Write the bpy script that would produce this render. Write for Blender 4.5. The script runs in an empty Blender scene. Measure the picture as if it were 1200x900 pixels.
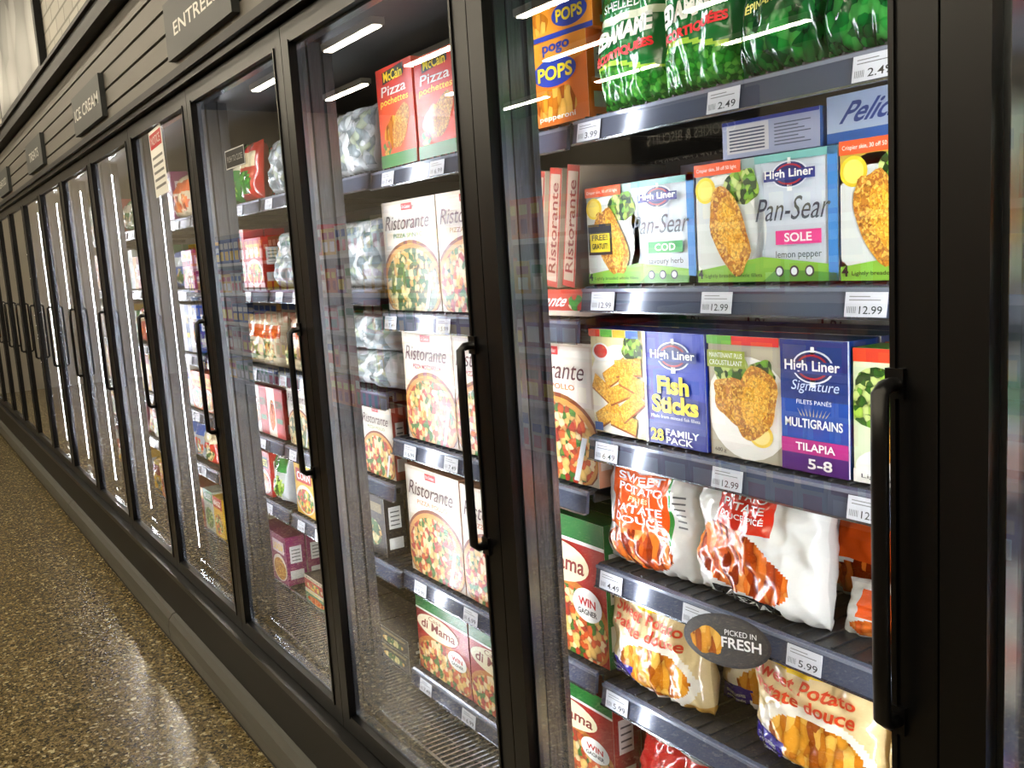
import bpy, math, random
from mathutils import Matrix, Vector, noise
H=1.45; D=.82; P=.795
sc=bpy.context.scene
try:
    sc.view_settings.view_transform='Standard'; sc.view_settings.look='None'
except Exception: pass

# ---------------------------------------------------------------- materials
def C(h):
    h=h.lstrip('#'); r=[int(h[i:i+2],16)/255 for i in (0,2,4)]
    return tuple([(c/12.92 if c<=.04045 else ((c+.055)/1.055)**2.4) for c in r]+[1])
MC_={}
def m(hexc,rough=.36,metal=0,name=None,spec=.5):
    key=(hexc,rough,metal,name)
    if key in MC_: return MC_[key]
    mt=bpy.data.materials.new(name or 'print_'+hexc.strip('#')); mt.use_nodes=True
    p=mt.node_tree.nodes['Principled BSDF']
    p.inputs['Base Color'].default_value=C(hexc); p.inputs['Roughness'].default_value=rough
    p.inputs['Metallic'].default_value=metal
    p.inputs['Specular IOR Level'].default_value=spec
    MC_[key]=mt; return mt
def film(hexc): return m(hexc,.17,0,'film_'+hexc.strip('#'),.7)
def ramp(nt,cols,const=False):
    r=nt.nodes.new('ShaderNodeValToRGB'); el=r.color_ramp.elements
    n=len(cols)
    for i in range(2,n): el.new(.5)
    for i in range(n): el[i].position=(i/n if const else i/(n-1))
    for i,c in enumerate(cols): el[i].color=C(c)
    if const: r.color_ramp.interpolation='CONSTANT'
    return r
def food(name,cols,scale,stretch=(1,1,1),rot=0,rough=.33):
    key='food'+name
    if key in MC_: return MC_[key]
    mt=bpy.data.materials.new(name); mt.use_nodes=True; nt=mt.node_tree; p=nt.nodes['Principled BSDF']
    tc=nt.nodes.new('ShaderNodeTexCoord'); mp=nt.nodes.new('ShaderNodeMapping')
    mp.inputs['Scale'].default_value=stretch; mp.inputs['Rotation'].default_value=(0,rot,0)
    nt.links.new(tc.outputs['Object'],mp.inputs[0])
    nz=nt.nodes.new('ShaderNodeTexNoise'); nz.inputs['Scale'].default_value=scale*.5
    nt.links.new(mp.outputs[0],nz.inputs['Vector'])
    mx=nt.nodes.new('ShaderNodeMixRGB'); mx.inputs[0].default_value=.012
    nt.links.new(mp.outputs[0],mx.inputs[1]); nt.links.new(nz.outputs['Color'],mx.inputs[2])
    vo=nt.nodes.new('ShaderNodeTexVoronoi'); vo.inputs['Scale'].default_value=scale
    nt.links.new(mx.outputs[0],vo.inputs['Vector'])
    sp=nt.nodes.new('ShaderNodeSeparateColor'); nt.links.new(vo.outputs['Color'],sp.inputs[0])
    r=ramp(nt,cols,True); nt.links.new(sp.outputs[0],r.inputs[0])
    d=ramp(nt,['#ffffff','#f0f0f0','#706050']); nt.links.new(vo.outputs['Distance'],d.inputs[0])
    mu=nt.nodes.new('ShaderNodeMixRGB'); mu.blend_type='MULTIPLY'; mu.inputs[0].default_value=.8
    nt.links.new(r.outputs[0],mu.inputs[1]); nt.links.new(d.outputs[0],mu.inputs[2])
    nt.links.new(mu.outputs[0],p.inputs['Base Color']); p.inputs['Roughness'].default_value=rough
    MC_[key]=mt; return mt
def emis(name,col,s):
    mt=bpy.data.materials.new(name); mt.use_nodes=True; nt=mt.node_tree; p=nt.nodes['Principled BSDF']
    p.inputs['Base Color'].default_value=(.8,.8,.8,1)
    p.inputs['Emission Color'].default_value=C(col); p.inputs['Emission Strength'].default_value=s
    return mt
BREAD=food('print_breaded_fillet',['#a86418','#c88a24','#dea540','#e8ba58','#b87420'],260)
FRIES=food('print_fries',['#b8440c','#e0601c','#e87828','#f09448','#8a2c08'],90,(1,1,.3),.9,.2)
FRIES2=food('print_wedge_fries',['#c87818','#e09a2c','#f0b850','#a85510'],80,(1,1,.35),-.8,.22)
PIZZA=food('print_pizza',['#a82a14','#e0b868','#3a7020','#e8d0a0','#c8521a','#e0b060'],80)
PIZZAW=food('print_pizza_spinach',['#e4cc90','#245018','#c8c088','#3a6420','#2c5a1c','#d0a050'],80)
GREENS=food('print_greens',['#2d5a14','#6aa02c','#98bc40','#1c3a0c','#c0d080'],110)
BEANS=food('print_beans',['#1f7a22','#3c9a30','#1a6a1c','#5cb040','#2c8a2c'],120,rough=.16)
LEAF=food('print_leaf',['#0c4a1c','#12602a','#1f7a2e','#08401a','#0f5a22','#3a8a3c'],75,(1,1,.7),.4,.15)
STICK=food('print_sticks',['#d09018','#e8aa30','#f0c050'],300)
MIX=food('print_vegetable_mix',['#d85a14','#3c8a2c','#e8c030','#c02818','#e4dcb8'],80)
ICE=food('film_frosted',['#8f9aa0','#c8ccd0','#7a868a','#b0b6b8','#a4ae98'],42,rough=.16)
WH='#ecece6'; NAVY='#10205c'; RED='#c01a1a'; BK='#0c0c0c'

# ---------------------------------------------------------------- text
TX={}
def tmesh(s,bold):
    k=(s,bold)
    if k in TX: return TX[k]
    cu=bpy.data.curves.new('t','FONT'); cu.body=s; cu.resolution_u=3; cu.offset=bold; cu.size=1
    o=bpy.data.objects.new('t',cu); sc.collection.objects.link(o)
    dg=bpy.context.evaluated_depsgraph_get(); dg.update()
    me=bpy.data.meshes.new_from_object(o.evaluated_get(dg))
    vs=[tuple(v.co) for v in me.vertices]; fs=[tuple(p.vertices) for p in me.polygons]
    x0=min(v[0] for v in vs);x1=max(v[0] for v in vs);y0=min(v[1] for v in vs);y1=max(v[1] for v in vs)
    vs=[((v[0]-x0)/(x1-x0),(v[1]-y0)/(y1-y0)) for v in vs]
    out=[]
    for f in fs:
        a=0
        for i in range(len(f)):
            p=vs[f[i]];q=vs[f[(i+1)%len(f)]]; a+=p[0]*q[1]-q[0]*p[1]
        out.append(f if a>0 else tuple(reversed(f)))
    bpy.data.objects.remove(o); bpy.data.curves.remove(cu); bpy.data.meshes.remove(me)
    TX[k]=(vs,out); return TX[k]

# ---------------------------------------------------------------- builder
class B:
    def __init__(s):
        s.v=[];s.f=[];s.fm=[];s.mats=[];s.sm=[];s.M=Matrix();s.F=None
    def mi(s,mt):
        if isinstance(mt,str): mt=m(mt)
        if mt not in s.mats: s.mats.append(mt)
        return s.mats.index(mt)
    def add(s,vs,fs,mt,smooth=False):
        b=len(s.v); M=s.M
        s.v.extend([tuple(M@Vector(v)) for v in vs])
        if isinstance(mt,list): ids=[s.mi(x) for x in mt]
        else: ids=[s.mi(mt)]*len(fs)
        for f,i in zip(fs,ids):
            s.f.append(tuple(b+j for j in f)); s.fm.append(i); s.sm.append(smooth)
    def cube(s,x0,y0,z0,x1,y1,z1,mt,front=None,right=None,top=None):
        vs=[(x0,y0,z0),(x1,y0,z0),(x1,y1,z0),(x0,y1,z0),(x0,y0,z1),(x1,y0,z1),(x1,y1,z1),(x0,y1,z1)]
        fs=[(0,1,5,4),(1,2,6,5),(2,3,7,6),(3,0,4,7),(4,5,6,7),(3,2,1,0)]
        s.add(vs,fs,[front or mt,right or mt,mt,mt,top or mt,mt])
    def P2(s,pts,mt,l):
        s.add([s.F(min(max(u,0),1),min(max(v,0),1),l) for u,v in pts],[tuple(range(len(pts)))],mt)
    def rect(s,u0,v0,u1,v1,mt,l=1): s.P2([(u0,v0),(u1,v0),(u1,v1),(u0,v1)],mt,l)
    def poly(s,pts,mt,l=1): s.P2(pts,mt,l)
    def ell(s,cu,cv,ru,rv,mt,l=1,n=26,rot=0):
        s.P2([(cu+ru*math.cos(t), cv+rv*math.sin(t)) for t in [2*math.pi*i/n for i in range(n)]],mt,l)
    def blob(s,cu,cv,ru,rv,mt,l=1,rot=0,seed=0,n=30,k=.12):
        pts=[]
        c,q=math.cos(rot),math.sin(rot)
        for i in range(n):
            t=2*math.pi*i/n; r=1+k*noise.noise(Vector((math.cos(t)*1.7+seed,math.sin(t)*1.7,seed*3.1)))*2
            x=ru*r*math.cos(t);y=rv*r*math.sin(t); pts.append((cu+x*c-y*q, cv+x*q+y*c))
        s.P2(pts,mt,l)
    def txt(s,t,u0,v0,u1,v1,mt,l=2,shear=0,bold=0,arc=0):
        vs,fs=tmesh(t,bold)
        W=u1-u0; Hh=v1-v0
        out=[s.F(u0+x*W+shear*y*Hh, v0+y*Hh+arc*(x-.5)*W,l) for x,y in vs]
        s.add(out,fs,mt)
    def obj(s,name,parent=None,loc=None):
        me=bpy.data.meshes.new(name); me.from_pydata(s.v,[],s.f)
        for mt in s.mats: me.materials.append(mt)
        me.polygons.foreach_set('material_index',s.fm); me.polygons.foreach_set('use_smooth',s.sm)
        me.update()
        o=bpy.data.objects.new(name,me); sc.collection.objects.link(o)
        if parent: o.parent=parent
        if loc: o.location=loc
        return o
def empty(name,loc=(0,0,0)):
    e=bpy.data.objects.new(name,None); e.location=loc; e.empty_display_size=.1; sc.collection.objects.link(e); return e

def carton(b,x,y,z,w,h,d,art,front=WH,side=WH,top=None,rot=0,tilt=0,side_art=True):
    b.M=Matrix.Translation((x,y,z))@Matrix.Rotation(rot,4,'Z')@Matrix.Rotation(tilt,4,'X')
    b.cube(0,0,0,w,d,h,side,front=front,top=top or side)
    b.F=lambda u,v,l:(u*w,-l*.0004,v*h)
    if art: art(b)
    if side_art:
        b.F=lambda u,v,l:(w+l*.0004,u*d,v*h)
        b.rect(.15,.12,.85,.3,'#c8c8c0'); b.rect(.2,.45,.8,.8,'#d0cfc8')
        for i in range(4): b.rect(.28,.5+i*.07,.72,.52+i*.07,'#555555',2)
    b.M=Matrix()
def bag(b,x,y,z,w,h,t,paint,art=None,seed=0,nu=38,nv=44,rot=0,tilt=0,wr=1.35):
    b.M=Matrix.Translation((x+w/2,y,z))@Matrix.Rotation(rot,4,'Z')@Matrix.Rotation(tilt,4,'X')
    def S(u,v,side,off=0):
        U=2*u-1;V=2*v-1
        pr=max(0,1-abs(U)**3)**.52*max(0,1-abs(V)**3.2)**.55
        n1=noise.noise(Vector((u*2.3+seed,v*2.6,side+seed*1.7)))
        n2=noise.noise(Vector((u*6+seed,v*5-seed,side*2)))
        n3=1-abs(noise.noise(Vector((u*5+v*3+seed*2,v*4-u*2,side*3+seed))))*2
        n4=1-abs(noise.noise(Vector((u*9-v*6+seed,v*7+u*4,side*5-seed))))*2
        cr=(math.sin(u*34+seed*3)*.5+noise.noise(Vector((u*13,seed,V>0)))*.9)*max(0,abs(V)-.45)
        yy=-side*t*.5*pr*(1-.22*V+.30*n1)-side*wr*t*(.08*n2+.05*n3+.02*n4+.10*cr)*min(1,pr*2.2)
        ww=w*(1-.06*(1-abs(V)**2)+.03*noise.noise(Vector((V*2,seed,U>0))))
        if abs(V)>.9: yy+=.004*math.sin(u*60)
        return (ww*U/2+.01*w*noise.noise(Vector((v*5,seed,2))), yy+t*.5-side*off, h*v+h*.025*noise.noise(Vector((u*3,seed,5)))*v)
    for side in (1,-1):
        vs=[];fs=[];ms=[]
        for j in range(nv+1):
            for i in range(nu+1): vs.append(S(i/nu,j/nv,side))
        for j in range(nv):
            for i in range(nu):
                a=j*(nu+1)+i; f=(a,a+1,a+nu+2,a+nu+1)
                fs.append(f if side==1 else f[::-1]); ms.append(paint((i+.5)/nu,(j+.5)/nv))
        b.add(vs,fs,ms,True)
    b.F=lambda u,v,l:S(u,v,1,.0012*l)
    if art: art(b)
    b.M=Matrix()

# ---------------------------------------------------------------- artwork
def logo(b,cu,cv,ru,rv,l=2):
    b.ell(cu,cv,ru*.72,rv*1.25,'#dce2ea',l); b.ell(cu,cv,ru*.66,rv*1.12,NAVY,l+1)
    b.poly([(cu-ru*.1,cv-rv*1.5),(cu+ru*.1,cv-rv*1.5),(cu+ru*.06,cv+rv*1.5),(cu-ru*.06,cv+rv*1.5)],WH,l+1)
    b.ell(cu,cv,ru*.55,rv*.95,'#a81e28',l+2); b.ell(cu,cv,ru*.48,rv*.8,NAVY,l+3)
    b.poly([(cu-ru,cv-rv*.5),(cu+ru,cv-rv*.5),(cu+ru,cv+rv*.42),(cu-ru,cv+rv*.42)],'#1a2f78',l+4)
    b.txt('High Liner',cu-ru*.95,cv-rv*.5,cu+ru*.95,cv+rv*.5,WH,l+6,bold=.02)
def icons(b,v=.07):
    for i in range(3):
        b.ell(.62+i*.1,v,.03,.045,'#3a3f45',9); b.ell(.62+i*.1,v,.02,.03,'#dfe4e8',10)
def a_pansear(col,word,sub,tag,big=False):
    def f(b):
        b.rect(0,0,1,1,'#c4ced6'); b.rect(0,0,.5,1,'#8fa6a2',2)
        b.poly([(.42,0),(.52,0),(.5,1),(.46,1)],'#b4c2c8',3)
        if big: b.rect(0,0,.5,1,'#c8a83a',3)
        b.ell(.2,.42,.33,.48,'#dfe2dc',3); b.ell(.2,.42,.27,.4,'#c5cac4',4)
        b.blob(.36,.78,.13,.15,GREENS,5,seed=3); b.ell(.08,.78,.08,.11,'#e8c828',5); b.ell(.08,.78,.06,.085,'#f0d860',6)
        b.poly([(0,0),(1,0),(1,.12),(.5,.2),(0,.1)],'#7db33a',7); b.poly([(.5,0),(1,0),(1,.06),(.6,.1)],'#4f9030',8)
        b.blob(.25,.44,.14,.36,BREAD,9,rot=.25,seed=word.__len__()); b.blob(.27,.42,.08,.24,STICK,10,rot=.2,seed=5)
        b.rect(0,.9,.36,1,'#d8521c',9); b.txt('Crispier skin, 30 off 50 light',.02,.925,.33,.965,WH,10)
        b.rect(.94,.0,1,1,'#3c7cb8',8); b.rect(.46,.94,1,1,'#6aa8a0',8)
        logo(b,.7,.83,.17,.085,9)
        b.txt('Pan-Sear',.46,.48,.94,.66,'#303c46',10,shear=.2)
        b.rect(.6,.29,.9,.4,col,10); b.txt(word,.66,.31,.84,.38,WH,11,bold=.02)
        b.txt(sub,.6,.17,.9,.24,'#2a3a20',10); icons(b,.08)
        b.txt('4',.01,.03,.05,.11,BK,11,bold=.03); b.txt('Lightly breaded whole fillets',.07,.03,.5,.07,BK,11)
        if tag:
            b.rect(.02,.3,.26,.62,'#101418',11); b.rect(.04,.33,.24,.52,'#e0c820',12)
            b.txt('FREE!',.06,.45,.22,.51,BK,13,bold=.02); b.txt('GRATUIT!',.06,.36,.22,.42,BK,13,bold=.02)
    return f
def a_sticks(b):
    b.rect(0,0,.52,1,'#ddd29c',1)
    b.ell(.26,.4,.3,.46,'#ece8d8',2)
    b.rect(.52,0,1,1,'#1430a0',4); b.poly([(.52,0),(1,0),(1,.42),(.52,.52)],'#0f2280',5)
    b.blob(.4,.83,.1,.12,GREENS,3,seed=2); b.ell(.1,.78,.085,.09,WH,4); b.ell(.1,.79,.065,.065,'#c02818',5)
    for i,(cu,cv,r) in enumerate([(.15,.2,.5),(.3,.14,-.2),(.38,.3,.6),(.12,.42,-.5),(.28,.42,.35),(.4,.52,-.3),(.24,.6,.5),(.36,.66,.1)]):
        c,q=math.cos(r),math.sin(r); L,Wd=.12,.05
        pts=[(cu+x*c-y*q,cv+(x*q+y*c)*1.5) for x,y in [(-L,-Wd),(L,-Wd),(L,Wd),(-L,Wd)]]
        b.poly([(min(p[0],.51),p[1]-.02) for p in pts],'#8a4a10',5+2*(i%3)); b.poly([(min(p[0],.51),p[1]) for p in pts],STICK,6+2*(i%3))
    for i,c in enumerate(['#d03818','#4a9a30','#e8a020','#2858b0']): b.rect(i*.12,.93,i*.12+.11,1,c,12)
    b.rect(.515,0,.525,1,WH,12)
    logo(b,.76,.8,.19,.1,9)
    b.txt('Fish',.62,.46,.88,.62,'#f8d820',10,bold=.04); b.txt('Sticks',.57,.29,.95,.45,'#f8d820',10,bold=.04)
    b.txt('Made from minced fish fillets',.56,.24,.96,.27,WH,10)
    b.txt('28',.55,.03,.66,.14,'#f8d820',10,bold=.03); b.txt('FAMILY',.68,.09,.95,.15,WH,10,bold=.02); b.txt('PACK',.68,.02,.9,.08,WH,10,bold=.02)
    b.rect(.02,.02,.1,.1,'#30508a',10)
def a_multi(b):
    b.rect(0,0,.55,1,'#b0aa94',1); b.ell(.3,.42,.32,.42,'#e6e4dc',2)
    b.blob(.18,.72,.14,.14,GREENS,3,seed=4); b.blob(.42,.7,.1,.12,GREENS,3,seed=9)
    b.ell(.4,.22,.09,.1,'#e8c848',4); b.ell(.4,.22,.07,.075,'#f0dc8c',5)
    b.blob(.2,.48,.16,.2,BREAD,5,seed=1,rot=.5); b.blob(.37,.48,.15,.3,BREAD,6,seed=7,rot=-.2); b.blob(.37,.5,.1,.2,STICK,7,seed=7,rot=-.2)
    b.rect(.56,0,1,1,'#18469a',8); b.rect(.56,.55,1,1,'#102c70',9); b.rect(.56,.14,1,.25,'#b0207c',10); b.rect(.56,0,1,.14,'#4a1c6a',10)
    b.rect(0,.93,.55,1,'#d02a20',9); b.rect(.0,.93,.2,1,'#5aa030',10)
    b.rect(0,.74,.3,.88,'#8a9a28',9); b.txt('MAINTENANT PLUS',.02,.82,.28,.86,WH,10); b.txt('CROUSTILLANT',.02,.76,.28,.8,WH,10)
    logo(b,.78,.8,.19,.1,10)
    b.txt('Signature',.63,.6,.94,.7,'#c8d8f0',12,shear=.2); b.txt('FILETS PANÉS',.67,.52,.9,.56,WH,12)
    for i in range(-4,5): b.poly([(.78+i*.02,.43),(.785+i*.02,.43),(.785+i*.028,.49)],'#e8c860',12)
    b.txt('MULTIGRAINS',.59,.34,.97,.41,WH,12,bold=.02); b.txt('TILAPIA',.66,.165,.92,.225,WH,12,bold=.02)
    b.txt('5-8',.74,.03,.9,.11,WH,12,bold=.02); b.txt('680 g',.05,.03,.14,.07,BK,12)
def a_salad(b):
    b.rect(0,0,1,1,'#c8d4b0'); b.rect(0,.9,1,1,'#d03a20',2); b.blob(.22,.62,.26,.25,GREENS,2,seed=2)
    b.ell(.25,.12,.24,.16,'#e8e6dc',3); b.blob(.3,.3,.18,.16,BREAD,4,seed=6,rot=.4); b.rect(.55,.1,1,.88,'#1a4a9c',5); logo(b,.78,.76,.18,.09,6); b.rect(0,0,1,.1,'#e8e8e0',5)
    b.txt('Lightly breaded',.05,.03,.5,.07,BK,7)
    b.txt('COD',.66,.3,.92,.42,WH,6,bold=.02)
def a_ristor(sub='SPINACI',pz=None,accent='#7a8a30'):
    pz=pz or PIZZA
    def f(b):
        b.rect(0,0,1,1,'#d0c4ae'); b.rect(.04,.55,.96,.97,'#dcd5c8',2)
        b.ell(.5,.26,.56,.38,'#7a3a18',3,36); b.ell(.5,.25,.54,.36,'#c88e44',4,36); b.ell(.5,.24,.49,.33,pz,5,36)
        b.poly([(.72,.02),(.78,.02),(.9,.34),(.84,.34)],'#c8ccd0',6)
        b.rect(.4,.91,.6,.97,RED,6); b.txt('Dr.Oetker',.42,.925,.58,.955,WH,7)
        b.txt('Ristorante',.06,.74,.88,.87,'#4a1a1c',7,shear=.35)
        b.txt('PIZZA '+sub,.22,.665,.78,.705,accent,7,bold=.01)
        b.txt('390 g',.06,.03,.18,.06,BK,7)
    return f
def a_mama(b):
    b.rect(0,0,1,1,'#a01814'); b.rect(0,.84,1,1,'#1e6a2c',2); b.rect(0,.82,1,.845,WH,3)
    b.ell(.5,.22,.55,.33,'#b87028',3,34); b.ell(.5,.2,.5,.3,PIZZA,4,34)
    b.ell(.42,.66,.4,.15,'#e4d8b4',5); b.txt('di Mama',.1,.6,.76,.72,'#7a1814',6,shear=.15,bold=.02); b.txt('Casa',.26,.73,.5,.79,'#7a1814',6,shear=.15)
    b.ell(.78,.4,.17,.12,WH,6); b.txt('WIN',.68,.39,.88,.45,RED,7,bold=.03); b.txt('GAGNER',.67,.33,.89,.37,BK,7,bold=.02)
def a_pops(b):
    b.rect(0,0,1,1,'#e87412'); b.poly([(0,.5),(1,.75),(1,1),(0,1)],'#f09420',2); b.blob(.5,.25,.34,.2,FRIES2,3,seed=3)
    b.ell(.48,.62,.36,.17,'#1838a0',4); b.txt('POPS',.2,.53,.78,.7,'#f8d820',5,bold=.03); b.txt('pepperoni',.2,.04,.8,.12,WH,5,bold=.01)
    b.txt('pogo',.3,.82,.75,.95,'#1838a0',5,bold=.03)
def a_popsflat(b):
    b.rect(0,0,1,1,'#f09420'); b.rect(0,0,1,.14,'#1838a0',2); b.ell(.7,.55,.24,.34,'#1838a0',3); b.txt('POPS',.52,.38,.88,.72,'#f8d820',4,bold=.03); b.blob(.25,.5,.18,.3,FRIES2,3)
def a_poch(b):
    b.rect(0,0,1,1,'#e04a16'); b.rect(0,.66,1,1,'#cc2a12',2); b.rect(0,0,1,.13,'#2f7a28',5)
    b.blob(.36,.33,.26,.15,FRIES2,3,rot=.5,seed=2); b.blob(.62,.38,.28,.16,BREAD,4,rot=.7,seed=5); b.ell(.2,.2,.12,.08,MIX,4)
    b.poly([(.2,.83),(.8,.87),(.8,.98),(.2,.95)],BK,5); b.txt('McCain',.24,.85,.76,.95,'#f8d818',6,bold=.02)
    b.txt('Pizza',.14,.71,.84,.81,WH,6,shear=.2,bold=.01); b.txt('pochettes',.1,.6,.88,.69,'#f8e050',6,shear=.2,bold=.01)
def a_nutri(b):
    b.rect(0,0,1,1,'#a8b2d0'); b.rect(.05,.12,.5,.88,'#d8d8dc',2); b.rect(0,.9,1,1,'#2a3a90',2)
    for i in range(7): b.rect(.08,.18+i*.09,.46,.22+i*.09,'#4a5068',3)
    for i in range(7): b.rect(.56,.18+i*.09,.92-(i%3)*.06,.21+i*.09,'#5a6078',3)
def a_flat(word,c1,c2):
    def f(b):
        b.rect(0,0,1,1,c1); b.rect(0,0,1,.2,c2,2); b.txt(word,.08,.35,.7,.8,WH,3,shear=.2,bold=.02); b.ell(.85,.5,.1,.3,MIX,3)
    return f
def a_pel(b):
    b.rect(0,0,1,1,'#a8bcd8'); b.rect(0,0,1,.22,'#2a62b0',2); b.txt('Pelican',.08,.38,.5,.82,'#1e3c88',3,shear=.2,bold=.02); b.blob(.6,.5,.1,.3,GREENS,3); b.blob(.85,.5,.1,.3,GREENS,3)
def a_dark(b):
    b.rect(0,0,1,1,'#26221f'); b.rect(.1,.7,.9,.85,'#7a6a4a',2); b.ell(.5,.35,.35,.22,PIZZAW,2)
WORDS=['PEAS','CORN','WAFFLES','LASAGNA','BERRIES','MEDLEY','PEROGIES','NUGGETS','DINNER','FRUIT','MANGO','STIR FRY']
def a_generic(r):
    c1,c2,c3=r.choice(PALS); fd=r.choice([FRIES2,PIZZA,GREENS,MIX,BREAD,FRIES,MIX]); w=r.choice(WORDS); st=r.randint(0,2)
    def f(b):
        b.rect(0,0,1,1,c1)
        if st==0: b.rect(0,.72,1,1,c2,2); b.ell(.5,.32,.4,.26,fd,3); b.txt(w,.12,.78,.88,.93,c3,4,bold=.02)
        elif st==1: b.rect(0,0,.5,1,c2,2); b.blob(.27,.45,.2,.3,fd,3,seed=len(w)); b.txt(w,.54,.6,.95,.76,c3,4,bold=.02); b.rect(.56,.3,.92,.4,c3,3)
        else: b.ell(.5,.3,.48,.28,'#e0dccc',2); b.ell(.5,.28,.42,.23,fd,3); b.rect(.1,.62,.9,.88,c2,3); b.txt(w,.16,.67,.84,.82,c3,4,bold=.02)
    return f,c1
PALS=[('#b01c18','#d8d0bc','#1a5a28'),('#c8c4b4','#1a4a9c','#d02018'),('#d86814','#e8c840','#a01810'),('#1c6a30','#d0d0bc','#e0c020'),
('#c8bcae','#a01c38','#e8e8e0'),('#184088','#d0d0d0','#f0c818'),('#e0b020','#b82018','#ffffff'),('#7a1c50','#d4c8d0','#f0d020'),('#b8c0b4','#2c8a48','#ffffff'),('#982814','#e0a040','#ffffff'),('#a8201c','#301410','#f0d020')]
def g_paint(r):
    base,band=r.choice([('#b4b8b8','#2a7a34'),('#b8b4a8','#b02818'),('#2a7a34','#c8c0a8'),('#c8b898','#c85a18'),('#b8281c','#d8c8a0'),('#3a5aa0','#c0c8c8'),('#d8a828','#8a1c18'),('#a8b0b4','#3a62b0')])
    fd=r.choice([MIX,GREENS,FRIES,BEANS,MIX,PIZZAW]); A,Bm=film(base),film(band)
    def f(u,v):
        if v>.93 or v<.05: return A
        if ((u-.5)/.36)**2+((v-.3)/.2)**2<1: return fd
        if .58<v<.8 and .1<u<.9: return Bm
        return A
    return f
def ice_paint(u,v):
    if .1<u<.9 and .08<v<.92: return ICE
    return film('#b8bcbe')
GW=film('#d8d8d2')
def p_alex1(u,v):
    O=film('#e0581a')
    if v>.94: return film('#c8c8c4')
    if ((u-.46)/.38)**2+((v-.2)/.17)**2<1: return FRIES
    if .12<u<.80 and .36<v<.84: return O
    if .80<u<.83 and .3<v<.86: return film('#3c8a3c')
    return GW
def t_alex1(b):
    b.txt('ALEXIA',.2,.86,.66,.93,BK,2,bold=.03)
    for t,v in (('SWEET',.755),('POTATO',.665)): b.txt(t,.24,v,.74,v+.065,WH,2,bold=.015)
    b.txt('FRIES',.38,.6,.6,.64,'#f8e090',2,bold=.01)
    for t,v in (('PATATE',.51),('DOUCE',.42)): b.txt(t,.24,v,.74,v+.065,WH,2,bold=.015)
    for i in range(6): b.rect(.86,.45+i*.05,.94,.465+i*.05,'#606060',2)
def p_alex2(u,v):
    if v>.95: return film('#c8c8c4')
    if .26<u<.74 and .58<v<.93: return film('#cc301c')
    if .03<v<.1 and .2<u<.8: return film(BK)
    if ((u-.38)/.34)**2+((v-.36)/.24)**2<1: return FRIES
    if ((u-.64)/.22)**2+((v-.26)/.16)**2<1: return FRIES
    return GW
def t_alex2(b):
    for t,v in (('SPICY SWEET',.855),('POTATO',.785),('PATATE',.715),('DOUCE ÉPICÉ',.645)): b.txt(t,.31,v,.69,v+.052,WH,2,bold=.012)
    b.txt('ALEXIA',.3,.04,.7,.09,WH,2,bold=.02)
def p_mcc(u,v):
    if v>.965: return film('#d8c8a0')
    if ((u-.48)/.34)**2+((v-.84)/.1)**2<1: return film('#e8c418') if ((u-.48)/.31)**2+((v-.84)/.08)**2>1 else film(BK)
    if v<.22 and u<.32+.3*v: return film('#3a2a8a')
    if ((u-.58)/.34)**2+((v-.26)/.2)**2<1: return FRIES2
    if ((u-.55)/.42)**2+((v-.26)/.27)**2<1: return film('#e8e2d0')
    if v<.08: return film('#c89848')
    return film('#dcc490')
def t_mcc(b):
    b.txt('McCain',.24,.805,.72,.885,'#f8d818',2,bold=.02); b.txt('Sweet Potato',.13,.63,.87,.73,'#c83c0c',2,shear=.15,bold=.02,arc=-.05)
    b.txt('Patate douce',.14,.51,.87,.61,'#c83c0c',2,shear=.15,bold=.02,arc=-.05); b.txt('SEASONED SUPERFRIES',.08,.12,.3,.15,WH,2); b.txt('ASSAISONNÉES',.08,.07,.3,.1,WH,2)
def p_eda(u,v):
    if v>.94: return film('#90b080')
    w_=.25+.04*math.sin(u*5)
    if v<w_: return BEANS
    if v<w_+.03: return film('#a8d048')
    if v>.57 and v<.62: return film('#d8e0c0')
    return film('#127030')
def t_eda(b):
    b.txt('SHELLED',.25,.64,.75,.70,WH,3,bold=.01)
    b.txt('EDAMAME',.1,.43,.9,.55,'#f0f0e0',3,bold=.05,arc=.08)
    b.txt('ÉCORTIQUÉES',.1,.32,.9,.40,'#e82028',3,bold=.05,arc=.08)
def p_leaf(u,v):
    if v>.94: return film('#6a8a6a')
    if .12<u<.86 and .32<v<.60: return film('#0a4a1e')
    return LEAF
def t_leaf(b):
    b.txt('SPINACH',.2,.46,.78,.56,WH,3,bold=.03,arc=.12); b.txt('ÉPINARDS',.24,.36,.72,.42,'#e8e070',3,bold=.02,arc=.12)
def p_red(u,v):
    if v>.94: return film('#c0b8b0')
    if ((u-.5)/.4)**2+((v-.35)/.25)**2<1: return PIZZA
    return film('#b0201a')

# ---------------------------------------------------------------- structural materials
BLK=m('#040405',.33,0,'black_anodised_frame',.35); BLK2=m('#0b0b0b',.5,0,'black_matte',.35)
def brushed():
    mt=m('#6a6d70',.27,.8,'brushed_metal'); nt=mt.node_tree; p=nt.nodes['Principled BSDF']
    tc=nt.nodes.new('ShaderNodeTexCoord'); mp=nt.nodes.new('ShaderNodeMapping'); mp.inputs['Scale'].default_value=(40,60,4)
    n=nt.nodes.new('ShaderNodeTexNoise'); n.inputs['Scale'].default_value=6; r=ramp(nt,['#202122','#8c8f94'])
    nt.links.new(tc.outputs['Object'],mp.inputs[0]);nt.links.new(mp.outputs[0],n.inputs['Vector']);nt.links.new(n.outputs[0],r.inputs[0]);nt.links.new(r.outputs[0],p.inputs['Base Color'])
    return mt
METAL=brushed(); SHELF=m('#3a3c40',.4,.6,'shelf_grey_metal'); RAIL=m('#4a5162',.15,.2,'price_rail_plastic'); INT=m('#08080a',.6,0,'case_interior')
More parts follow.
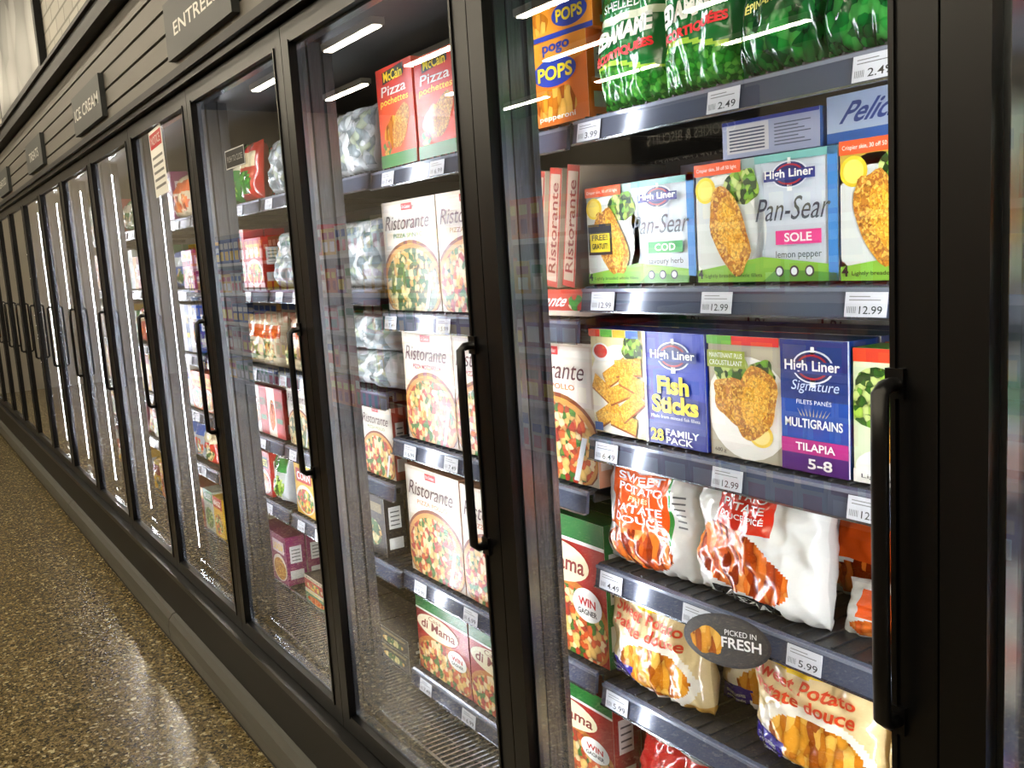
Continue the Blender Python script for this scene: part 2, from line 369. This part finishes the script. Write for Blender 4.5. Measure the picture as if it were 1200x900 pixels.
CHROME=m('#8c9094',.25,1,'silver_spacer'); GREYR=m('#4a4a44',.45,0,'bumper_rubber')
def glass():
    mt=bpy.data.materials.new('door_glass'); mt.use_nodes=True; nt=mt.node_tree; nt.nodes.clear()
    o=nt.nodes.new('ShaderNodeOutputMaterial'); mx=nt.nodes.new('ShaderNodeMixShader'); t=nt.nodes.new('ShaderNodeBsdfTransparent'); g=nt.nodes.new('ShaderNodeBsdfGlossy')
    t.inputs[0].default_value=(.94,.96,.95,1); g.inputs['Roughness'].default_value=.0; g.inputs[0].default_value=(1,1,1,1)
    f=nt.nodes.new('ShaderNodeFresnel'); f.inputs[0].default_value=1.5
    mm=nt.nodes.new('ShaderNodeMath'); mm.operation='MULTIPLY'; mm.inputs[1].default_value=1.9; mm.use_clamp=True
    nt.links.new(f.outputs[0],mm.inputs[0]); nt.links.new(mm.outputs[0],mx.inputs[0]); nt.links.new(t.outputs[0],mx.inputs[1]); nt.links.new(g.outputs[0],mx.inputs[2]); nt.links.new(mx.outputs[0],o.inputs[0])
    return mt
GLASS=glass()
LED=emis('led_strip_light','#f6f8ff',165); TUBE=emis('ceiling_tube_light','#fff0d4',78)

# ---------------------------------------------------------------- room
def terrazzo():
    mt=bpy.data.materials.new('terrazzo_floor'); mt.use_nodes=True; nt=mt.node_tree; p=nt.nodes['Principled BSDF']
    tc=nt.nodes.new('ShaderNodeTexCoord')
    def vor(s,cols):
        v=nt.nodes.new('ShaderNodeTexVoronoi'); v.inputs['Scale'].default_value=s; nt.links.new(tc.outputs['Object'],v.inputs['Vector'])
        sp=nt.nodes.new('ShaderNodeSeparateColor'); nt.links.new(v.outputs['Color'],sp.inputs[0]); r=ramp(nt,cols,True); nt.links.new(sp.outputs[0],r.inputs[0]); return r,v
    a,_=vor(95,['#4c4228','#665838','#3a3220','#7c6c48','#544a30','#8c7c58','#2c2618','#5e5236','#b0a684'])
    b_,vb=vor(190,['#5a4e32','#423824','#706242','#4e442c','#80734f'])
    n=nt.nodes.new('ShaderNodeTexNoise'); n.inputs['Scale'].default_value=50; nt.links.new(tc.outputs['Object'],n.inputs['Vector'])
    rr=nt.nodes.new('ShaderNodeMath'); rr.operation='GREATER_THAN'; rr.inputs[1].default_value=.5; nt.links.new(n.outputs[0],rr.inputs[0])
    mx=nt.nodes.new('ShaderNodeMixRGB'); nt.links.new(rr.outputs[0],mx.inputs[0]); nt.links.new(a.outputs[0],mx.inputs[1]); nt.links.new(b_.outputs[0],mx.inputs[2])
    nt.links.new(mx.outputs[0],p.inputs['Base Color']); p.inputs['Roughness'].default_value=.2
    return mt
def brick():
    mt=bpy.data.materials.new('white_painted_brick'); mt.use_nodes=True; nt=mt.node_tree; p=nt.nodes['Principled BSDF']
    tc=nt.nodes.new('ShaderNodeTexCoord'); s=nt.nodes.new('ShaderNodeSeparateXYZ'); c=nt.nodes.new('ShaderNodeCombineXYZ')
    nt.links.new(tc.outputs['Object'],s.inputs[0]); nt.links.new(s.outputs[0],c.inputs[0]); nt.links.new(s.outputs[2],c.inputs[1])
    bt=nt.nodes.new('ShaderNodeTexBrick'); bt.inputs['Scale'].default_value=1; bt.inputs['Brick Width'].default_value=.22; bt.inputs['Row Height'].default_value=.075; bt.inputs['Mortar Size'].default_value=.006
    bt.inputs['Color1'].default_value=C('#b8b6ac'); bt.inputs['Color2'].default_value=C('#a6a49a'); bt.inputs['Mortar'].default_value=C('#7a786e')
    nt.links.new(c.outputs[0],bt.inputs['Vector']); nt.links.new(bt.outputs[0],p.inputs['Base Color']); p.inputs['Roughness'].default_value=.6
    bp=nt.nodes.new('ShaderNodeBump'); bp.inputs['Strength'].default_value=.5; bp.inputs['Distance'].default_value=.01; bp.invert=True
    nt.links.new(bt.outputs['Fac'],bp.inputs['Height']); nt.links.new(bp.outputs[0],p.inputs['Normal'])
    return mt
X0,X1=-14.2,4.6; CE=3.8
b=B(); b.cube(X0,-9,-.05,X1,1.2,0,terrazzo()); b.obj('floor')
b=B(); b.cube(X0,-9,CE,X1,1.2,CE+.1,m('#2c2a28',.8,0,'dark_ceiling')); b.obj('ceiling')
W=m('#8a8478',.7,0,'wall_paint')
b=B(); b.cube(X0,.03,H+1.0,X1,.2,CE,brick()); b.obj('wall_back')
b=B(); b.cube(X0-.1,-9,0,X0,1.2,CE,W); b.obj('wall_left')
b=B(); b.cube(X1,-9,0,X1+.1,1.2,CE,W); b.obj('wall_right')
b=B(); b.cube(X0,-9.1,0,X1,-9,CE,W); b.obj('wall_front')
b=B(); b.cube(X0,.92,0,X1,1.2,H+1.0,W); b.obj('wall_rear')
SL=m('#5c5850',.5,0,'grey_slat_paint')
b=B()
for i in range(5): b.cube(X0,-.012,H+.585+i*.068,X1,.02,H+.585+i*.068+.058,SL)
b.cube(X0,.0,H+.583,X1,.03,H+.925,BLK2); b.obj('trim_1')
b=B(); b.cube(X0,-.06,H+.925,X1,.2,H+1.0,BLK2); b.cube(X0,-.075,H+.985,X1,-.0,H+1.0,BLK2); b.obj('trim_2')

# ---------------------------------------------------------------- freezer case
def GR(k): return -.556-P*(k-1)
K0,K1=-1,16
XL=GR(K1)-P+.05; XR=GR(K0)+.05
case=empty('freezer_case')
b=B()
b.cube(XL,-.035,.06,XR,.9,.30,BLK2); b.cube(XL,-.03,0,XR,.85,.06,BLK2)
b.cube(XL,-.04,.285,XR,.0,.305,BLK)
b.cube(XL,-.03,H+.54,XR,.88,H+.58,BLK); b.cube(XL,.03,H+.495,XR,.88,H+.54,BLK2); b.cube(XL,-.045,H+.56,XR,.0,H+.582,BLK2)
b.obj('case_shell',case)
b=B(); b.cube(XL,.84,.30,XR,.88,H+.495,INT); b.cube(XL,.05,.30,XR,.84,.335,INT); b.cube(XL-.04,-.03,0,XL,.88,H+.58,BLK2); b.cube(XR,-.03,0,XR+.04,.88,H+.58,BLK2); b.obj('case_liner',case)
b=B()
xx=XL
while xx<XR:
    b.cube(xx,.06,.345,xx+.005,.2,.351,CHROME); xx+=.018
b.cube(XL,.055,.335,XR,.062,.36,CHROME); b.cube(XL,.2,.335,XR,.207,.36,CHROME); b.cube(XL,.13,.338,XR,.135,.346,CHROME); b.obj('air_grille',case)
b=B(); bl=B()
for k in range(K0,K1+2):
    xc=GR(k)+.05 if k<=K1 else XL+.0
    zb,zt=.335,H+.495
    b.cube(xc-.049,.032,zb,xc+.049,.066,zt,METAL); b.cube(xc-.02,.066,zb,xc+.02,.105,zt,METAL); b.cube(xc-.05,.028,zb,xc+.05,.034,zt,BLK)
    b.cube(xc-.057,.066,zb,xc+.057,.0685,zt,METAL)
    z0,z1=zb+.05,zt-.05
    bl.add([(xc+.0205,.0705,z0),(xc+.0205,.0785,z0),(xc+.0205,.0785,z1),(xc+.0205,.0705,z1)],[(0,1,2,3)],LED)
    bl.add([(xc-.0205,.0705,z0),(xc-.0205,.0785,z0),(xc-.0205,.0785,z1),(xc-.0205,.0705,z1)],[(3,2,1,0)],LED)
b.obj('mullions',case); bl.obj('led_strips',case)
b=B()
seg=2.385; x=XR
prof=[(-.0355,.02),(-.055,.02),(-.066,.045),(-.068,.085),(-.064,.12),(-.05,.138),(-.0355,.142)]
while x>XL:
    xa=max(XL,x-seg+.006); m_=len(prof)
    v3=[(X,y,z) for X in (xa,x) for y,z in prof]
    b.add(v3,[(i,i+1,i+1+m_,i+m_) for i in range(m_-1)]+[tuple(range(m_)),tuple(range(m_,2*m_))[::-1]],GREYR); x-=seg
b.cube(XL,-.05,0,XR,-.036,.02,BLK2)
b.obj('bumper_rail',case)

def bez(b,pts,r,mt,ns=10):
    vs=[];fs=[]
    for i,p in enumerate(pts):
        p=Vector(p); t=(Vector(pts[min(i+1,len(pts)-1)])-Vector(pts[max(i-1,0)])).normalized()
        a=Vector((1,0,0)); c=t.cross(a).normalized()
        for j in range(ns):
            an=2*math.pi*j/ns; vs.append(tuple(p+a*math.cos(an)*r+c*math.sin(an)*r*.75))
    for i in range(len(pts)-1):
        for j in range(ns): fs.append((i*ns+j,i*ns+(j+1)%ns,(i+1)*ns+(j+1)%ns,(i+1)*ns+j))
    fs.append(tuple(range(ns))); fs.append(tuple(range(len(pts)*ns-ns,len(pts)*ns)))
    b.add(vs,fs,mt,True)
DM={}
zb,zt=.307,H+.535
def mk_door():
    b=B(); w=.695; s=.05; g=.0012; yf=-.008
    for (xa,xb) in ((-s+g,0),(w,w+s-g)): b.cube(xa,yf,zb,xb,.027,zt,BLK)
    b.cube(0,yf,zb,w,.027,zb+.045,BLK); b.cube(0,yf,zt-.045,w,.027,zt,BLK)
    for (xa,xb) in ((-.006,.0),(w,w+.006)): b.cube(xa,yf-.003,zb+.04,xb,yf,zt-.04,BLK)
    b.cube(.0,.006,zb+.045,.008,.026,zt-.045,CHROME); b.cube(w-.008,.006,zb+.045,w,.026,zt-.045,CHROME)
    b.cube(.008,.006,zb+.045,w-.008,.026,zb+.053,CHROME); b.cube(.008,.006,zt-.053,w-.008,.026,zt-.045,CHROME)
    DM['frame']=b
    b=B(); b.add([(0,.004,zb+.045),(w,.004,zb+.045),(w,.004,zt-.045),(0,.004,zt-.045)],[(0,1,2,3)],GLASS); DM['glass']=b
    b=B(); hx=w+.006; z0,z1=H-.50,H-.15
    pts=[(hx,-.008,z1),(hx,-.026,z1-.001),(hx,-.035,z1-.007)]+[(hx,-.036,z1-.008-(z1-z0-.016)*i/6) for i in range(1,6)]+[(hx,-.035,z0+.007),(hx,-.026,z0+.001),(hx,-.008,z0)]
    bez(b,pts,.0095,BLK); b.cube(hx-.01,-.013,z1-.015,hx+.01,-.006,z1+.015,BLK); b.cube(hx-.01,-.013,z0-.015,hx+.01,-.006,z0+.015,BLK); DM['handle']=b
mk_door(); dmesh={}
for k in range(K0,K1+1):
    e=empty('freezer_door',(GR(k)-.695,0,0))
    for n_ in DM:
        if n_ not in dmesh: o=DM[n_].obj('door_'+n_,e); dmesh[n_]=o.data
        else:
            o=bpy.data.objects.new('door_'+n_,dmesh[n_]); sc.collection.objects.link(o); o.parent=e
b=B(); b.M=Matrix.Translation((-3.40,.0,H+.26))@Matrix.Rotation(-.06,4,'Y'); b.cube(0,0,0,.17,.001,.22,m(WH,.6)); b.F=lambda u,v,l:(u*.17,-.0003*l,v*.22)
b.rect(.05,.72,.95,.95,RED); b.txt('NOTICE',.15,.77,.85,.9,WH)
for i in range(5): b.rect(.1,.12+i*.11,.9,.16+i*.11,'#707070')
b.obj('paper_notice')
b=B(); b.M=Matrix.Translation((-2.60,.0,H+.27)); b.cube(0,0,0,.16,.001,.05,BLK2,front='#c8c8c8'); b.F=lambda u,v,l:(u*.16,-.0003*l,v*.05); b.rect(.02,.06,.98,.94,BLK2); b.txt('PUSH TO CLOSE',.1,.35,.9,.65,'#a0a0a0',2); b.obj('door_label')

# shelves
Z1=[.1945,-.0869,-.3486,-.585,-.812]; Z2=[.190,-.145,-.456,-.801,-1.062]
def bayx(k): xr=-.508-P*(k-1); return xr-P+.012, xr-.006
shelf_cache={}
tags={1:{0:[(-1.245,'3.99'),(-.945,'2.49'),(-.705,'2.49')],1:[(-1.23,'12.99'),(-.97,'12.99'),(-.72,'12.99')],2:[(-1.24,'6.49'),(-.96,'12.99'),(-.72,'12.99')],3:[(-1.245,'4.49'),(-1.035,'5.99'),(-.825,'5.99')],4:[(-1.245,'5.99'),(-.86,'5.99'),(-.68,'5.99')]}}
def mk_shelf(name,w,tagl,seed):
    b=B()
    b.cube(0,.008,-.004,w,.6,.004,SHELF)
    xx=.02
    while xx<w: b.cube(xx,.01,.004,xx+.004,.6,.007,SHELF); xx+=.03
    b.cube(.0,.02,-.02,.006,.6,.0,SHELF); b.cube(w-.006,.02,-.02,w,.6,.0,SHELF)
    b.add([(0,-.004,-.036),(w,-.004,-.036),(w,.002,0.0),(0,.002,0.0),(0,.004,-.038),(w,.004,-.038),(w,.008,.003),(0,.008,.003)],[(0,1,2,3),(3,2,6,7),(4,5,1,0),(7,6,5,4),(0,3,7,4),(1,5,6,2)],RAIL)
    b.cube(0,-.007,-.039,w,-.001,-.036,CHROME); b.cube(0,-.0005,-.004,w,.003,.001,m('#7c8494',.2,.3,'rail_lip'))
    for x,t in tagl:
        b.M=Matrix.Translation((x-.03,-.0075,-.035))@Matrix.Rotation(-.16,4,'X')
        b.cube(0,0,0,.06,.0008,.031,m('#c0c3c8',.35)); b.F=lambda u,v,l:(u*.06,-.0003*l,v*.031)
        b.txt(t,.36,.12,.9,.44,BK,1,bold=.005); b.rect(.1,.66,.85,.7,'#707070',1); b.rect(.1,.8,.6,.84,'#707070',1)
        for i in range(7): b.rect(.06+i*.034,.15,.072+i*.034,.42,'#404040',1)
        b.M=Matrix()
    return b
for k in range(K0,K1+1):
    xl,xr=bayx(k)
    Z=Z2 if k==2 else Z1
    for i,z in enumerate(Z):
        zz=H+z+.016
        if k in (1,2):
            r=random.Random(k*10+i)
            tg=tags[1][i] if k==1 else [(xl+.07+j*.24+r.uniform(-.03,.03),r.choice(['6.99','5.99','7.49'])) for j in range(3)]
            mk_shelf('s',xr-xl,[(x-xl,t) for x,t in tg],0).obj('freezer_shelf',None,(xl,.185,zz))
        else:
            key=(i%3)
            if key not in shelf_cache:
                r=random.Random(key+5); o=mk_shelf('s',xr-xl,[(.07+j*.17+r.uniform(-.04,.04),r.choice(['6.99','5.99','7.49','3.29'])) for j in range(4)],0).obj('freezer_shelf',None,(xl,.185,zz)); shelf_cache[key]=o.data
            else:
                o=bpy.data.objects.new('freezer_shelf',shelf_cache[key]); o.location=(xl,.185,zz); sc.collection.objects.link(o)

# ---------------------------------------------------------------- hero products
SH=.0245
mass={1:B(),2:B(),3:B()}
def put_box(k,name,x,z,w,h,d,art,side=WH,y=.205,rot=0,tilt=0,rep=2,front=WH,top=None):
    b=B(); carton(b,0,0,0,w,h,d,art,front,side,top)
    o=b.obj(name,None,(x,y,H+z)); o.rotation_euler=(tilt,0,rot)
    for i in range(rep):
        carton(mass[k],x+random.Random(int(x*1000)+i).uniform(-.006,.006),y+(d+.006)*(i+1)+.004,H+z,w,h,d,art,front,side,top)
def put_bag(name,x,z,w,h,t,paint,art,seed,y=.20,rot=0,tilt=-.08,**kw):
    b=B(); bag(b,-w/2,0,0,w,h,t,paint,art,seed,**kw)
    o=b.obj(name,None,(x+w/2,y,H+z)); o.rotation_euler=(tilt,0,rot)
z=[v+SH for v in Z1]
FB='frozen_fish_box'
put_box(1,FB,-1.290,z[1],.260,.162,.055,a_pansear('#2f9a4a','COD','savoury herb',True),'#2c62a8')
put_box(1,FB,-1.027,z[1],.250,.172,.055,a_pansear('#d83880','SOLE','lemon pepper',False),'#2c62a8',rot=.01)
put_box(1,FB,-.772,z[1],.25,.174,.055,a_pansear('#e8a020','COD','lemon pepper',False,True),'#2c62a8')
put_box(1,FB,-.99,z[1]+.1765,.165,.052,.16,a_nutri,'#2c62a8',y=.225,rep=0,rot=.05)
put_box(1,FB,-.815,z[1]+.1765,.25,.060,.16,a_pel,'#a8bcd8',y=.235,rep=0,rot=-.06)
put_box(1,FB,-1.298,z[2],.280,.183,.06,a_sticks,'#1430a0',rot=-.01)
put_box(1,FB,-1.013,z[2],.25,.183,.06,a_multi,'#14357e')
put_box(1,FB,-.757,z[2],.245,.176,.06,a_salad,'#5aa030',rot=.015)
for i in range(5):
    carton(mass[1],-1.28+i*.155,.42,H+z[2],.15,.215,.05,a_ristor('POLLO'),WH,'#7a2820')
    carton(mass[1],-1.28+i*.155,.42,H+z[1],.15,.20,.05,a_generic(random.Random(i+40))[0],WH,'#7a2820')
put_box(2,'frozen_snack_box',-1.445,z[0],.168,.145,.08,a_pops,'#e06810',rep=1,rot=.03)
put_box(2,'frozen_snack_box',-1.45,z[0]+.1455,.19,.062,.11,a_popsflat,'#e87412',rep=0,y=.2,rot=.07)
put_bag('frozen_edamame_bag',-1.262,z[0],.168,.235,.075,p_eda,t_eda,1.3,nu=54,nv=60,wr=.8,tilt=-.04)
put_bag('frozen_edamame_bag',-1.103,z[0],.165,.24,.075,p_eda,t_eda,4.1,rot=.05,nu=54,nv=60,wr=.8,tilt=-.04)
put_bag('frozen_spinach_bag',-.955,z[0],.148,.235,.08,p_leaf,t_leaf,2.2,nu=54,nv=60,wr=1)
put_bag('frozen_spinach_bag',-.82,z[0],.15,.24,.08,p_leaf,t_leaf,7.2,rot=-.06,nu=54,nv=60,wr=1)
put_bag('frozen_spinach_bag',-.675,z[0],.155,.235,.08,p_leaf,t_leaf,9.4)
for i in range(4): bag(mass[1],-1.24+i*.18,.31,H+z[0],.17,.23,.08,p_eda if i<2 else p_leaf,None,i+20,16,18)
SP='frozen_sweet_potato_fries_bag'
put_bag(SP,-1.303,z[3],.235,.208,.08,p_alex1,t_alex1,3.3,nu=68,nv=68,tilt=-.05,wr=1.1)
put_bag(SP,-1.085,z[3],.26,.22,.09,p_alex2,t_alex2,5.9,rot=-.05,nu=68,nv=68,tilt=-.06)
put_bag(SP,-.93,z[3],.22,.19,.08,p_alex1,None,8.3,y=.34)
put_bag(SP,-.82,z[3],.20,.08,.09,p_alex1,None,2.9,y=.25,tilt=-.3,rot=.2)
put_bag(SP,-1.308,z[4],.245,.212,.085,p_mcc,t_mcc,1.9,nu=68,nv=68,tilt=-.02,wr=1.1)
put_bag(SP,-1.10,z[4],.19,.185,.08,p_mcc,t_mcc,6.6,y=.30,rot=.3)
put_bag(SP,-.972,z[4],.245,.215,.095,p_mcc,t_mcc,4.5,rot=-.04,nu=68,nv=68,tilt=-.03,wr=1.1)
put_bag(SP,-.735,z[4],.21,.19,.085,p_mcc,t_mcc,8.8)
for i in range(4):
    bag(mass[1],-1.27+i*.19,.42,H+z[3],.18,.16,.09,p_alex1 if i%2 else p_alex2,None,i+30,16,18)
    bag(mass[1],-1.27+i*.19,.42,H+z[4],.18,.16,.09,p_mcc,None,i+35,16,18)
ZB=.362-H
put_bag('frozen_vegetable_bag',-1.26,ZB,.24,.22,.09,p_red,None,1.1)
put_bag('frozen_vegetable_bag',-1.01,ZB,.24,.22,.09,p_mcc,None,3.1)
put_bag('frozen_vegetable_bag',-.76,ZB,.24,.22,.09,p_red,None,6.1)
z2=[v+SH for v in Z2]; PB='frozen_pizza_box'; SN='frozen_pizza_pocket_box'
for i,x in enumerate([-2.06,-1.872,-1.684]): put_box(2,SN,x,z2[0],.183,.225-.01*i,.07,a_poch,'#c83c18',rot=.02*(i-1))
for i,(x,s,pz,ac) in enumerate([(-2.085,'SPINACI',PIZZAW,'#4a7a30'),(-1.818,'FUNGHI',PIZZA,'#8a5a20')]): put_box(2,PB,x,z2[1],.262,.256,.035,a_ristor(s,pz,ac),'#c8b090',rep=3)
def sp(b):
    b.rect(0,0,1,1,'#a83828'); b.rect(.1,.05,.9,.95,'#b09c88',2)
    vs,fs=tmesh('Ristorante',.01); b.add([b.F(.8-y*.6,.12+x*.76,3) for x,y in vs],fs,m('#7a2a20'))
for i in range(4):
    b=B(); carton(b,0,0,0,.036,.215,.2,sp,WH,'#b0a088'); o=b.obj(PB,None,(-1.535+i*.052,.21,H+z2[1]+.056)); o.rotation_euler=(0,.16,0)
put_box(2,PB,-1.552,z2[1],.258,.048,.26,a_flat('Ristorante','#b8402c','#c8b8a8'),'#c8b8a8',top=PIZZA,rep=0)
for i,(x,s,pz,ac) in enumerate([(-2.03,'MOZZARELLA',PIZZA,'#b02020'),(-1.79,'SPECIALE',PIZZA,'#b02020'),(-1.55,'POLLO',PIZZA,'#c06a20')]): put_box(2,PB,x,z2[2],.237 if i<2 else .256,.262,.035,a_ristor(s,pz,ac),'#c89878',rep=3)
put_box(2,PB,-2.07,z2[3],.262,.272,.035,a_ristor('POLLO',PIZZA,'#c06a20'),'#c89878',rep=3)
put_box(2,PB,-1.803,z2[3],.25,.268,.035,a_ristor('HAWAII',PIZZA,'#c06a20'),'#c89878',rep=3)
put_box(2,PB,-1.548,z2[3],.258,.275,.045,a_mama,'#1e6a2c',rep=3)
for i in range(3): put_box(2,PB,-2.07+i*.262,z2[4],.256,.195,.06,a_mama,'#8a1814',rep=2)
r=random.Random(11)
xl,xr=bayx(3)
for row in range(5):
    zz=z[row]; x=xl+.01
    if row==3:
        for j in range(4): put_box(3,'frozen_meal_box',x+j*.188,zz,.182,.188,.04,a_ristor('POLLO',PIZZA if j%2 else PIZZAW),'#8a3a28',rep=3)
        continue
    j=0
    while x<xr-.12:
        if row<3:
            w=.165; p=ice_paint if (row<2 or x>xl+.25) else g_paint(r)
            if row==2 and x>xl+.25:   # two stacked frosted bags
                for q in range(2): put_bag('frozen_vegetable_bag',x,zz+q*.095,w,.092,.09,p,None,r.uniform(0,50),nu=26,nv=20,rot=r.uniform(-.1,.1),wr=1.6,tilt=0)
            else: put_bag('frozen_vegetable_bag',x,zz,w,.17,.08,p,None,r.uniform(0,50),nu=30,nv=32,rot=r.uniform(-.12,.12),wr=1.8)
            bag(mass[3],x,.31,H+zz,w,.18,.09,p,None,r.uniform(0,9),16,16); x+=.152
        else:
            a,c=a_generic(r)
            if j>1: a,c=a_dark,'#26221f'
            put_box(3,'frozen_meal_box',x,zz,.16,.17,.06,a,c,rep=2); x+=.165
        j+=1
for i in range(4):
    put_box(3,'frozen_meal_box',xl+.01+i*.185,ZB,.18,.045,.14,a_dark if i>1 else a_generic(r)[0],'#26221f',rep=0); put_box(3,'frozen_meal_box',xl+.01+i*.185,ZB+.0455,.18,.045,.14,a_dark if i>1 else a_generic(r)[0],'#26221f',rep=0)
for k in mass: mass[k].obj('frozen_food_packages')

def gen_bay(seed):
    r=random.Random(seed); b=B()
    for zz in [v+SH for v in Z1]+[ZB]:
        x=.012
        kind=r.choice(['box','bag','box'])
        while x<P-.12:
            w=r.uniform(.11,.17); n=r.randint(1,3); h=r.uniform(.15,.195)
            if kind=='box':
                a,c=a_generic(r)
                for j in range(n):
                    if x+w>P-.01: break
                    for q in range(2): carton(b,x,.205+q*.075,H+zz,w-.004,h,.07,a,WH,c)
                    x+=w
            else:
                p=g_paint(r)
                for j in range(n):
                    if x+w>P-.01: break
                    for q in range(2): bag(b,x,.20+q*.09,H+zz,w,h,.08,p,None,r.uniform(0,90),14,16,tilt=-.08)
                    x+=w*.92
            if x+w>P-.01: break
            if r.random()<.35: kind='bag' if kind=='box' else 'box'
    return b
gm=[gen_bay(100+s) for s in range(4)]
gd={}
ks=list(range(4,K1+1))+[0,-1]
for j,k in enumerate(ks):
    s=j%4; xl=bayx(k)[0]
    if s not in gd: o=gm[s].obj('frozen_food_packages',None,(xl-.005,0,0)); gd[s]=o.data
    else:
        o=bpy.data.objects.new('frozen_food_packages',gd[s]); o.location=(xl-.005,0,0); sc.collection.objects.link(o)
b=B(); b.F=lambda u,v,l:((u-.5)*.18,-.0004*l,(v-.5)*.085+(u-.5)*.03)
b.ell(.5,.5,.5,.5,'#14120f',1,40); b.ell(.5,.5,.47,.45,'#2a2620',2,40); b.blob(.3,.45,.2,.25,FRIES2,3); b.txt('PICKED IN',.5,.62,.85,.72,WH,4); b.txt('FRESH',.46,.38,.9,.58,WH,4,bold=.02)
b.obj('shelf_talker',None,(-.965,.172,H-.603))

for i,t in enumerate(['PIZZA','ENTRÉES','ICE CREAM','TREATS','SEAFOOD','VEGETABLES','FRUIT','BREAKFAST']):
    x=-2.94-1.625*(i-1)
    b=B(); b.cube(0,0,0,.61,.02,.16,m('#353837',.5,0,'sign_panel')); b.F=lambda u,v,l:(u*.61,-.0006*l,v*.16)
    n=min(.86,len(t)*.1); b.txt(t,.5-n/2,.34,.5+n/2,.64,'#d0d0c8',1,bold=.01)
    b.obj('category_sign',None,(x,-.033,H+.62))
b=B(); b.cube(0,0,0,1.9,.035,1.1,BLK2)
pm=food('canvas_photo',['#8a8c88','#a8aaa6','#b8bab6','#70726e'],3)
b.F=lambda u,v,l:(u*1.9,-.0006*l,v*1.1); b.rect(.03,.05,.97,.95,pm,1); b.obj('wall_poster',None,(-7.33,-.008,H+1.05))

b=B(); bh=B()
rows=[(-1.5,0),(-3.5,1.0),(-4.7,.55),(-6.2,1.3),(-7.8,.3)]
for (yy,off) in rows:
    x=X0+1+off
    while x<X1-1.4:
        bh.cube(x-.03,yy-.07,CE-.07,x+1.25,yy+.07,CE-.001,m('#c8c8c4',.5,0,'lamp_housing')); b.cube(x,yy-.045,CE-.085,x+1.22,yy+.045,CE-.071,TUBE); x+=2.4
L=empty('ceiling_light_fixtures'); bh.obj('lamp_housings',L); b.obj('lamp_tubes',L)
gon=empty('grocery_gondola')
b=B(); b.cube(X0+1,-3.3,0,X1-1,-2.55,.12,BLK2); b.cube(X0+1,-3.0,.12,X1-1,-2.95,1.9,m('#8a8a86',.5))
gz=[.13,.48,.83,1.18,1.53]
for zz in gz[1:]: b.cube(X0+1,-2.95,zz-.02,X1-1,-2.6,zz,m('#a8a8a4',.5)); b.cube(X0+1,-2.6,zz-.035,X1-1,-2.592,zz,m('#d8d8d4',.4))
b.obj('gondola_shelves',gon)
b=B(); r=random.Random(77)
for zz in gz:
    x=X0+1.05
    while x<X1-1.3:
        w=r.uniform(.12,.22); h=r.uniform(.2,.3); c=r.choice(PALS)
        for j in range(r.randint(1,4)):
            if x+w>X1-1.05: break
            b.cube(x,-2.9,zz+.001,x+w-.004,-2.64,zz+h,m(c[0],.4))
            b.add([(x+.02,-2.639,zz+h*.6),(x+.02,-2.639,zz+h*.85),(x+w-.02,-2.639,zz+h*.85),(x+w-.02,-2.639,zz+h*.6)],[(0,1,2,3)],m(c[1],.4))
            b.add([(x+.03,-2.639,zz+h*.12),(x+.03,-2.639,zz+h*.5),(x+w-.03,-2.639,zz+h*.5),(x+w-.03,-2.639,zz+h*.12)],[(0,1,2,3)],m(c[2],.4))
            x+=w
b.obj('grocery_packages')
b=B(); b.M=Matrix.Rotation(math.pi,4,'Z'); b.cube(-.75,0,-.35,.75,.03,.35,m('#101010',.5)); b.F=lambda u,v,l:((u-.5)*1.5,-.001*l,(v-.5)*.7)
for i,t in enumerate(['COOKIES & BISCUITS','BREAKFAST CEREAL']): b.txt(t,.15,.55-.32*i,.85,.68-.32*i,'#e8e8e0',2,bold=.01)
b.M=Matrix()
for xs in (-.6,.6): b.cube(xs-.005,-.02,.35,xs+.005,-.01,CE-2.27-.002,BLK2)
b.obj('aisle_sign',None,(-5.9,-5.0,2.27))

w=bpy.data.worlds.new('World'); sc.world=w; w.use_nodes=True
w.node_tree.nodes['Background'].inputs[0].default_value=(.05,.045,.04,1); w.node_tree.nodes['Background'].inputs[1].default_value=.3

cam=bpy.data.cameras.new('camera'); co=bpy.data.objects.new('camera',cam); sc.collection.objects.link(co)
cam.sensor_width=36; cam.lens=1097/1200*36; cam.clip_start=.02
rt=Vector((.5553,.8293,-.0621)).normalized(); fw=Vector((-.8277,.5438,-.1390)).normalized()
up=rt.cross(fw).normalized(); rt=fw.cross(up)
M=Matrix.Identity(4)
for i in range(3): M[i][0]=rt[i];M[i][1]=up[i];M[i][2]=-fw[i]
M[0][3],M[1][3],M[2][3]=0,-D,H
co.matrix_world=M; sc.camera=co
